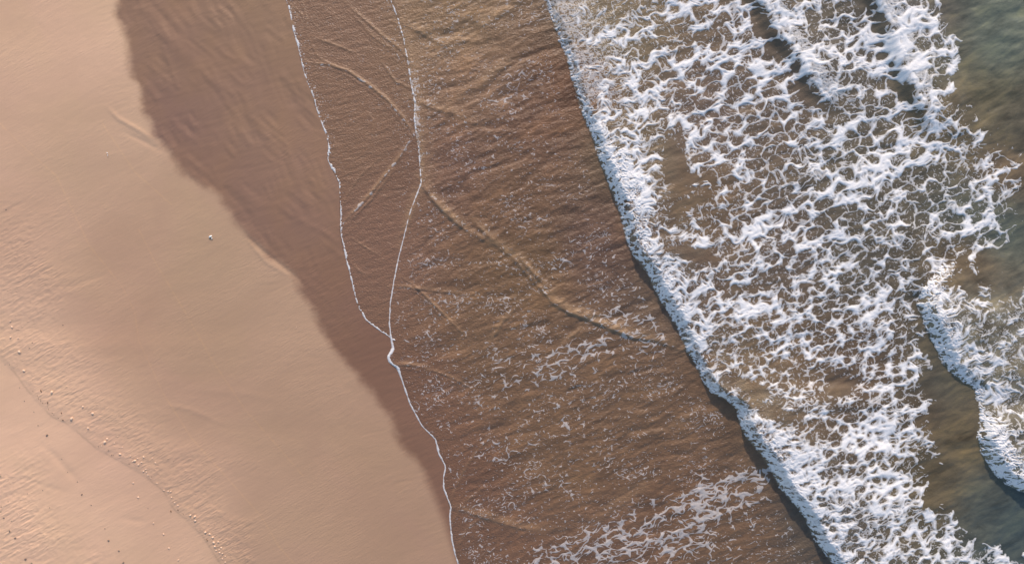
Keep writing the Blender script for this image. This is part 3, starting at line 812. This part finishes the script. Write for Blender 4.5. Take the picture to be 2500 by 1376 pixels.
su = seg(1280, 9999)
f, fine, puff, part = sea_foam(U2[:, su], V2[:, su])
dD = side(U2[:, su], V2[:, su], L_BORE)
f = np.where(dD > -10, f, -9)
z = Z2[:, su] + foam_z(f, .055) + np.where(f > 0, puff * .055 * sm(0, 2.5, f), 0)
froth = np.clip(.36 + .135 * np.clip(f, 0, 6) + .30 * (puff > .02) - .08 * fine, 0, 1)
foam_objects(su, f, z, froth, part, {
    0: dict(name='foam_lace', label='white foam torn into a lace of round holes over the sea', kind='stuff', cat='foam'),
    1: dict(name='breaking_wave', label='long broken wave with a thick white front crossing the whole picture beside the brown shallows', cat='wave', group='broken waves rolling ashore'),
    2: dict(name='breaking_wave', label='broken wave with white front at the right edge of the sea, beside clear green water', cat='wave', group='broken waves rolling ashore'),
    3: dict(name='wave_crest', label='small smooth foaming crest at the top of the sea, the one nearer the beach', cat='wave', group='small foaming crests'),
    4: dict(name='wave_crest', label='small smooth foaming crest at the top of the sea, the one farther from the beach', cat='wave', group='small foaming crests')})

U2, V2, Z2, C2 = up(Uc, 3), up(Vc, 3), up(ZWf, 3), up(Cc, 3)
su = seg(560, 2130)
g, wd = swash_foam(U2[:, su], V2[:, su])
dD = side(U2[:, su], V2[:, su], L_BORE)
fB, fC = edge_foam(U2[:, su], V2[:, su])
g = np.where(dD < 2, g, -9)
g = np.where((fB > -.5) | (fC > -.5), -9, g)
z = Z2[:, su] + foam_z(g, .02, .006)
froth = np.clip(.33 + .05 * np.clip(g, 0, 4), 0, .46)
foam_objects(su, g, z, froth, np.zeros(g.shape, np.int8), {
    0: dict(name='foam_flecks', label='flecks and torn webs of lilac grey foam drifting on the brown shallows', kind='stuff', cat='foam')})
e = np.maximum(fB, fC)
z = np.maximum(Z2[:, su], beach(U2[:, su], V2[:, su]) - .002) + foam_z(e, .04, .008)
froth = np.clip(.60 + .1 * np.clip(e, 0, 4), 0, .95)
foam_objects(su, e, z, froth, np.where(fC >= fB, 1, 0).astype(np.int8), {
    0: dict(name='foam_line', label='broken thin white line of foam on the first water edge, beside the bare wet sand', cat='foam line', group='foam lines along the water edges'),
    1: dict(name='foam_line', label='clean thin white foam line that runs from top to bottom along the second water edge', cat='foam line', group='foam lines along the water edges')})

# ---------------------------------------------------------------- stones, shells and scraps on the sand
def simple_mat(name, c, rough=.8, var=.25, scale=30):
    m, nt, b = new_mat(name); t = NT(nt)
    n = t.noise(t.coords(), scale, 4, .6)
    rgb = t.n('ShaderNodeRGB'); rgb.outputs[0].default_value = (*c, 1)
    t.l(t.scale_col(rgb.outputs[0], t.maprange(n, .3, .7, 1 - var, 1 + var)), b.inputs['Base Color'])
    b.inputs['Roughness'].default_value = rough
    bp = t.n('ShaderNodeBump'); bp.inputs['Distance'].default_value = .01; bp.inputs['Strength'].default_value = .5
    t.l(n, bp.inputs['Height']); t.l(bp.outputs[0], b.inputs['Normal'])
    return m
M_STONE = simple_mat('sandy_stone', (.74, .50, .34))
M_DARK = simple_mat('dark_pebble', (.22, .15, .11), .6)
M_SHELL = simple_mat('shell', (.82, .78, .72), .5, .08)
M_WEED = simple_mat('dried_seaweed', (.10, .045, .02), .7)

def stone_mesh(seed, mat, flat=.75):
    """a lumpy closed pebble about 1 unit in radius"""
    nr, ns = 6, 10
    rs = np.random.RandomState(seed)
    ph = rs.rand(6) * 6.28
    co = [(0, 0, flat)]
    for a in range(1, nr):
        th = math.pi * a / nr
        for b in range(ns):
            p = 2 * math.pi * b / ns
            r = 1 + .12 * math.sin(2 * p + ph[0]) + .09 * math.sin(3 * p + ph[1] + th) + .06 * math.sin(5 * p + ph[2]) + .05 * rs.randn()
            co.append((r * math.sin(th) * math.cos(p), r * math.sin(th) * math.sin(p) * .88, flat * math.cos(th) * (1 + .08 * rs.randn())))
    co.append((0, 0, -flat))
    fs = []
    for b in range(ns):
        fs.append((0, 1 + b, 1 + (b + 1) % ns))
        for a in range(nr - 2):
            i = 1 + a * ns + b; j = 1 + a * ns + (b + 1) % ns
            fs.append((i, i + ns, j + ns, j))
        i = 1 + (nr - 2) * ns
        fs.append((i + b, len(co) - 1, i + (b + 1) % ns))
    me = bpy.data.meshes.new('stone'); me.from_pydata(co, [], fs); me.update()
    me.polygons.foreach_set('use_smooth', np.ones(len(fs), bool))
    me.materials.append(mat)
    return me
STONES = [stone_mesh(k, M_STONE) for k in range(4)]
DARKS = [stone_mesh(10 + k, M_DARK, .6) for k in range(3)]

def ground_at(u, v):
    a = np.array([[u]], F); b = np.array([[v]], F)
    return float(sand_height(a, b)[0, 0])

def stone(u, v, r, kind, label, group=None, cat='stone'):
    rnd = random.Random(int(u * 31 + v * 7))
    me = rnd.choice(STONES if kind == 's' else DARKS)
    o = add('stone' if kind == 's' else 'pebble', me, label, cat if kind == 's' else 'pebble', None, group)
    R = r * S
    o.scale = (R * rnd.uniform(.95, 1.15), R * rnd.uniform(.85, 1.0), R * rnd.uniform(.85, 1.05))
    o.rotation_euler = (0, 0, rnd.uniform(0, 6.28))
    o.location = (PX(u), PY(v), ground_at(u, v) + R * .12)
    return o

G1 = 'stones half sunk in the sand beside the debris line'
for u, v, r, k, lab in (
    (177, 1021, 4.2, 's', 'largest pale rounded stone just above the debris line, casting a pointed shadow'),
    (129, 956.5, 4.2, 's', 'pale sand coated stone up the slope from the two dark seaweed scraps'),
    (258, 1078, 4.0, 's', 'pale stone with a smaller stone touching its upper right side'),
    (263, 1070, 2.4, 's', 'small stone at the upper right of a larger pale stone'),
    (228, 1008, 3.6, 's', 'sand coated stone alone among streaks above the largest stone'),
    (204, 992, 2.8, 's', 'small stone on a sand streak between the seaweed scraps and the smooth upper beach'),
    (217, 1044, 2.6, 's', 'small stone with a tiny grain just below it, near the debris line'),
    (295, 1107, 3.0, 's', 'round stone with two dark specks on its lower left side'),
    (331, 1123, 3.6, 's', 'broad low stone in the middle of the lumpy sand belt'),
    (352, 1149, 2.4, 's', 'left one of a tight cluster of tiny stones on the lumpy belt'),
    (359, 1151, 2.2, 's', 'right one of a tight cluster of tiny stones on the lumpy belt'),
    (358, 1144, 2.0, 's', 'top one of a tight cluster of tiny stones on the lumpy belt'),
    (352, 1114, 2.4, 's', 'small stone beside a wrinkle at the top of the lumpy belt'),
    (61, 904, 3.2, 's', 'lone stone above the start of the debris line near the left edge'),
    (50, 858, 3.6, 's', 'round stone near the left edge below the pitted sand'),
    (47, 825, 2.6, 's', 'right one of two pale stones side by side near the left edge'),
    (28, 823, 2.6, 's', 'left one of two pale stones side by side near the left edge'),
    (31, 798, 2.8, 's', 'stone in the pitted sand by the left edge, above two pale stones'),
    (27, 784, 2.2, 's', 'uppermost stone of the pitted sand by the left edge'),
    (466, 1256, 3.0, 's', 'left stone of a pair standing side by side above the lower debris line'),
    (477, 1259, 3.1, 's', 'right stone of a pair standing side by side above the lower debris line'),
    (478, 1269, 3.0, 's', 'stone directly below the pair of side by side stones'),
    (503, 1297, 3.0, 's', 'first stone of the long row that follows the lower debris line'),
    (414, 1336, 2.4, 's', 'pale pebble with dark lower half alone on the smooth bench near the bottom'),
    (437, 1365, 2.1, 's', 'lowest small pale pebble on the smooth bench near the bottom edge'),
    (401, 1302, 2.2, 's', 'small pale pebble on the smooth bench below the seaweed scrap'),
    (376, 1275, 2.2, 's', 'small pale pebble on the smooth bench, third from the bottom right'),
    (339, 1212, 2.3, 's', 'small pale pebble with a tiny pit beside it on the upper smooth bench'),
    (327, 1177, 2.2, 's', 'uppermost small pale pebble on the smooth bench'),
    (117, 1061, 2.9, 'd', 'dark brown round pebble on the smooth bench below the largest pale stone'),
    (267, 1317, 2.4, 'd', 'dark grey pebble at the end of a shallow crease on the smooth bench'),
    (292, 1342, 2.2, 'd', 'dark grey pebble down the slope from another at the crease'),
    (303, 1371, 2.6, 'd', 'dark pebble touching the bottom edge of the beach view'),
    (202, 1205, 2.2, 'd', 'dark pebble with pale rim in the line of specks across the bench'),
    (40, 1311, 3.0, 'd', 'dark pebble in the rough sand of the lower left corner'),
    (27, 1294, 2.4, 'd', 'dark pebble just above another in the rough lower left corner'),
    (65, 1362, 3.0, 'd', 'dark pebble near the bottom of the rough lower left corner'),
    (12, 1262, 2.2, 'd', 'dark pebble close to the left edge above the rough corner')):
    stone(u, v, r, k, lab, G1 if k == 's' else 'dark pebbles on the lower beach')
for u, v, r in ((513,1302,2.8),(521,1310,2.8),(523,1322,3.0),(534,1321,2.4),(526,1332,2.8),(541,1335,2.6),(529,1342,2.0),(538,1347,2.2),(544,1349,2.0),(544,1362,1.8),(551,1370,2.0),(551,1356,1.6),(536,1340,1.8)):
    stone(u, v, r, 's', 'rounded sandy stone in the row that follows the debris line down to the bottom edge', 'stones in the row along the lower debris line')
for u, v, r in ((381,1128,1.9),(373,1117,1.7),(337,1118,1.8),(347,1127,2.0),(340,1133,1.9),(363,1158,1.8),(281,1080,1.8),(250,1087,1.6),(320,1112,1.8),(326,1125,1.9),(370,1165,1.6),(385,1178,1.8),(402,1195,1.9),(412,1198,2.2),(419,1198,1.8),(420,1212,1.9),(428,1225,1.8),(436,1232,1.9),(300,1090,1.7),(289,1064,1.6)):
    stone(u, v, r, 's', 'tiny sandy stone scattered on the lumpy sand belt above the debris line', 'tiny stones scattered on the lumpy belt')
SPECK = {(51,945): 'tiny dark pebble at the top of the row crossing the smooth lower bench', (17,512): 'tiny dark pebble highest up the left edge, far above the debris line',
    (242,1088): 'tiny dark pebble on the debris line left of a pair of stones', (275,1109): 'tiny dark pebble just below left of the round stone at the debris line',
    (155,793): 'tiny dark pebble at the lower end of a groove, farthest right in the pitted sand', (363,1239): 'tiny dark pebble on the bench between two small pale pebbles',
    (258,1288): 'tiny dark pebble at the low end of the row, above the two grey pebbles', (80,1372): 'tiny dark pebble touching the bottom edge in the rough corner'}
for u, v, r in ((51,945,1.3),(62,978,1.3),(85,1004,1.2),(95,1037,1.4),(153,1119,1.3),(167,1151,1.2),(191,1174,1.5),(225,1231,1.4),(258,1288,1.4),(242,1088,1.3),(275,1109,1.4),(17,512,1.5),(26,889,1.1),(15,889,1.1),(363,1239,1.2),(5,1247,1.6),(31,1269,1.2),(80,1372,2.0),(124,1237,1.2),(107,1195,1.2),(5,1161,1.5),(155,793,1.4),(81,836,1.4),(74,848,1.3),(6,1235,1.4),(23,1222,1.4),(70,1203,1.2)):
    if (u, v) in SPECK: lab = SPECK[(u, v)]
    elif u < 130 and v > 1150: lab = 'tiny dark pebble in the rippled sand of the lower left corner'
    elif v < 900: lab = 'tiny dark pebble in the pitted sand near the left edge'
    else: lab = 'tiny dark pebble in the evenly spaced row crossing the smooth lower bench'
    stone(u, v, r, 'd', lab, 'tiny dark pebbles on the pale beach')

def scrap(u, v, L, W, deg, mat, name, label, cat, group=None, lift=.3):
    """a bent, pointed strip with thickness"""
    n = 9
    co, fs = [], []
    for i in range(n):
        t = i / (n - 1) * 2 - 1
        w = W * S * .5 * max(.12, 1 - abs(t) ** 1.6)
        x = t * L * S * .5; y = .18 * L * S * (t * t - .4) * .5
        for dy, dz in ((-w, 0), (0, w * .9), (w, 0), (0, -w * .5)):
            co.append((x, y + dy, dz))
    for i in range(n - 1):
        for q in range(4):
            a = i * 4 + q; b = i * 4 + (q + 1) % 4
            fs.append((a, b, b + 4, a + 4))
    fs.append((3, 2, 1, 0)); e = (n - 1) * 4; fs.append((e, e + 1, e + 2, e + 3))
    me = bpy.data.meshes.new(name); me.from_pydata(co, [], fs); me.update()
    me.polygons.foreach_set('use_smooth', np.ones(len(fs), bool)); me.materials.append(mat)
    o = add(name, me, label, cat, None, group)
    o.location = (PX(u), PY(v), ground_at(u, v) + W * S * lift); o.rotation_euler = (0, 0, math.radians(deg))
    return o
GW = 'dark seaweed scraps near the debris line'
scrap(103, 953, 8, 2.6, -68, M_WEED, 'seaweed_scrap', 'dark brown seaweed scrap tilted, the upper one above the debris line', 'seaweed', GW)
scrap(119, 982, 7, 2.2, 88, M_WEED, 'seaweed_scrap', 'dark upright seaweed scrap, the second one above the debris line', 'seaweed', GW)
scrap(152, 1007, 5, 2.4, -80, M_WEED, 'seaweed_scrap', 'short stubby seaweed scrap left of the largest pale stone', 'seaweed', GW)
scrap(156, 1024, 6, 2.0, -25, M_WEED, 'seaweed_scrap', 'seaweed scrap lying right on the debris line below the largest stone', 'seaweed', GW)
scrap(419, 1246, 6.5, 2.2, -80, M_WEED, 'seaweed_scrap', 'lone seaweed scrap on the smooth bench left of the paired stones', 'seaweed', GW)
scrap(507, 1316, 7, 1.8, -62, M_WEED, 'seaweed_scrap', 'thin seaweed scrap on the debris line beside the row of stones', 'seaweed', GW)
scrap(436, 1243, 4.5, 1.6, -60, M_WEED, 'seaweed_scrap', 'tiny seaweed scrap on the debris line right of the lone scrap', 'seaweed', GW)
for k, (u, v) in enumerate(((83,954),(94,965),(97,972),(102,974),(102,978),(107,983),(119,991),(121,998),(130,1007),(134,1012),(144,1019),(267,1098),(279,1110),(317,1131),(371,1162),(449,1253),(490,1291))):
    scrap(u, v, 2.6 + (k % 3) * .7, 1.1, (k * 67) % 180, M_WEED, 'debris_crumb', 'tiny dark crumb of plant debris strung along the debris line', 'debris', 'crumbs along the debris line')

# white shell in the middle of the dry sand: a propped oval valve and a chip beside it
def valve(u, v, L, W, H, deg, tilt, label, cat='shell', name='shell', group=None):
    nr, ns = 6, 16
    co, fs = [], []
    for side_ in (0, 1):
        for a in range(nr + 1):
            t = a / nr
            for b in range(ns):
                p = 2 * math.pi * b / ns
                rr = t * (1 + .07 * math.cos(p) + .02 * math.sin(6 * p))
                co.append((rr * math.cos(p) * L * S * .5, rr * math.sin(p) * W * S * .5, (1 - t * t) * H * S - side_ * .35 * S * (1 - .6 * t)))
    n1 = (nr + 1) * ns
    for a in range(nr):
        for b in range(ns):
            i = a * ns + b; j = a * ns + (b + 1) % ns
            fs.append((i, i + ns, j + ns, j)); fs.append((n1 + j, n1 + j + ns, n1 + i + ns, n1 + i))
    for b in range(ns):
        i = nr * ns + b; j = nr * ns + (b + 1) % ns
        fs.append((i, n1 + i, n1 + j, j))
    me = bpy.data.meshes.new(name); me.from_pydata(co, [], fs); me.update()
    me.polygons.foreach_set('use_smooth', np.ones(len(fs), bool)); me.materials.append(M_SHELL)
    o = add(name, me, label, cat, None, group)
    o.location = (PX(u), PY(v), ground_at(u, v) + .04); o.rotation_euler = (math.radians(tilt), 0, math.radians(deg))
    return o
GS = 'white shells and shell chips on the smooth sand'
valve(514.5, 577.5, 9, 5.5, 2.2, 28, -28, 'largest white oval shell in the middle of the dry sand', group=GS)
valve(518.5, 582, 4.5, 2.4, 1.2, 80, -10, 'narrow white chip leaning against the largest shell', group=GS)
valve(264, 374, 4.5, 2.0, .8, -25, 0, 'thin white shell chip on the upper dry sand, the upper of two', group=GS)
valve(265, 380, 4.2, 1.6, .8, 70, 0, 'thin white shell chip on the upper dry sand, the lower of two', group=GS)
scrap(723, 800, 8, 1.2, 70, M_STONE, 'twig', 'short pale twig lying on the dry sand left of the wet edge', 'twig')
print('TRIS', sum(len(o.data.loop_triangles) or len(o.data.polygons) * 2 for o in bpy.data.objects if o.type == 'MESH'))
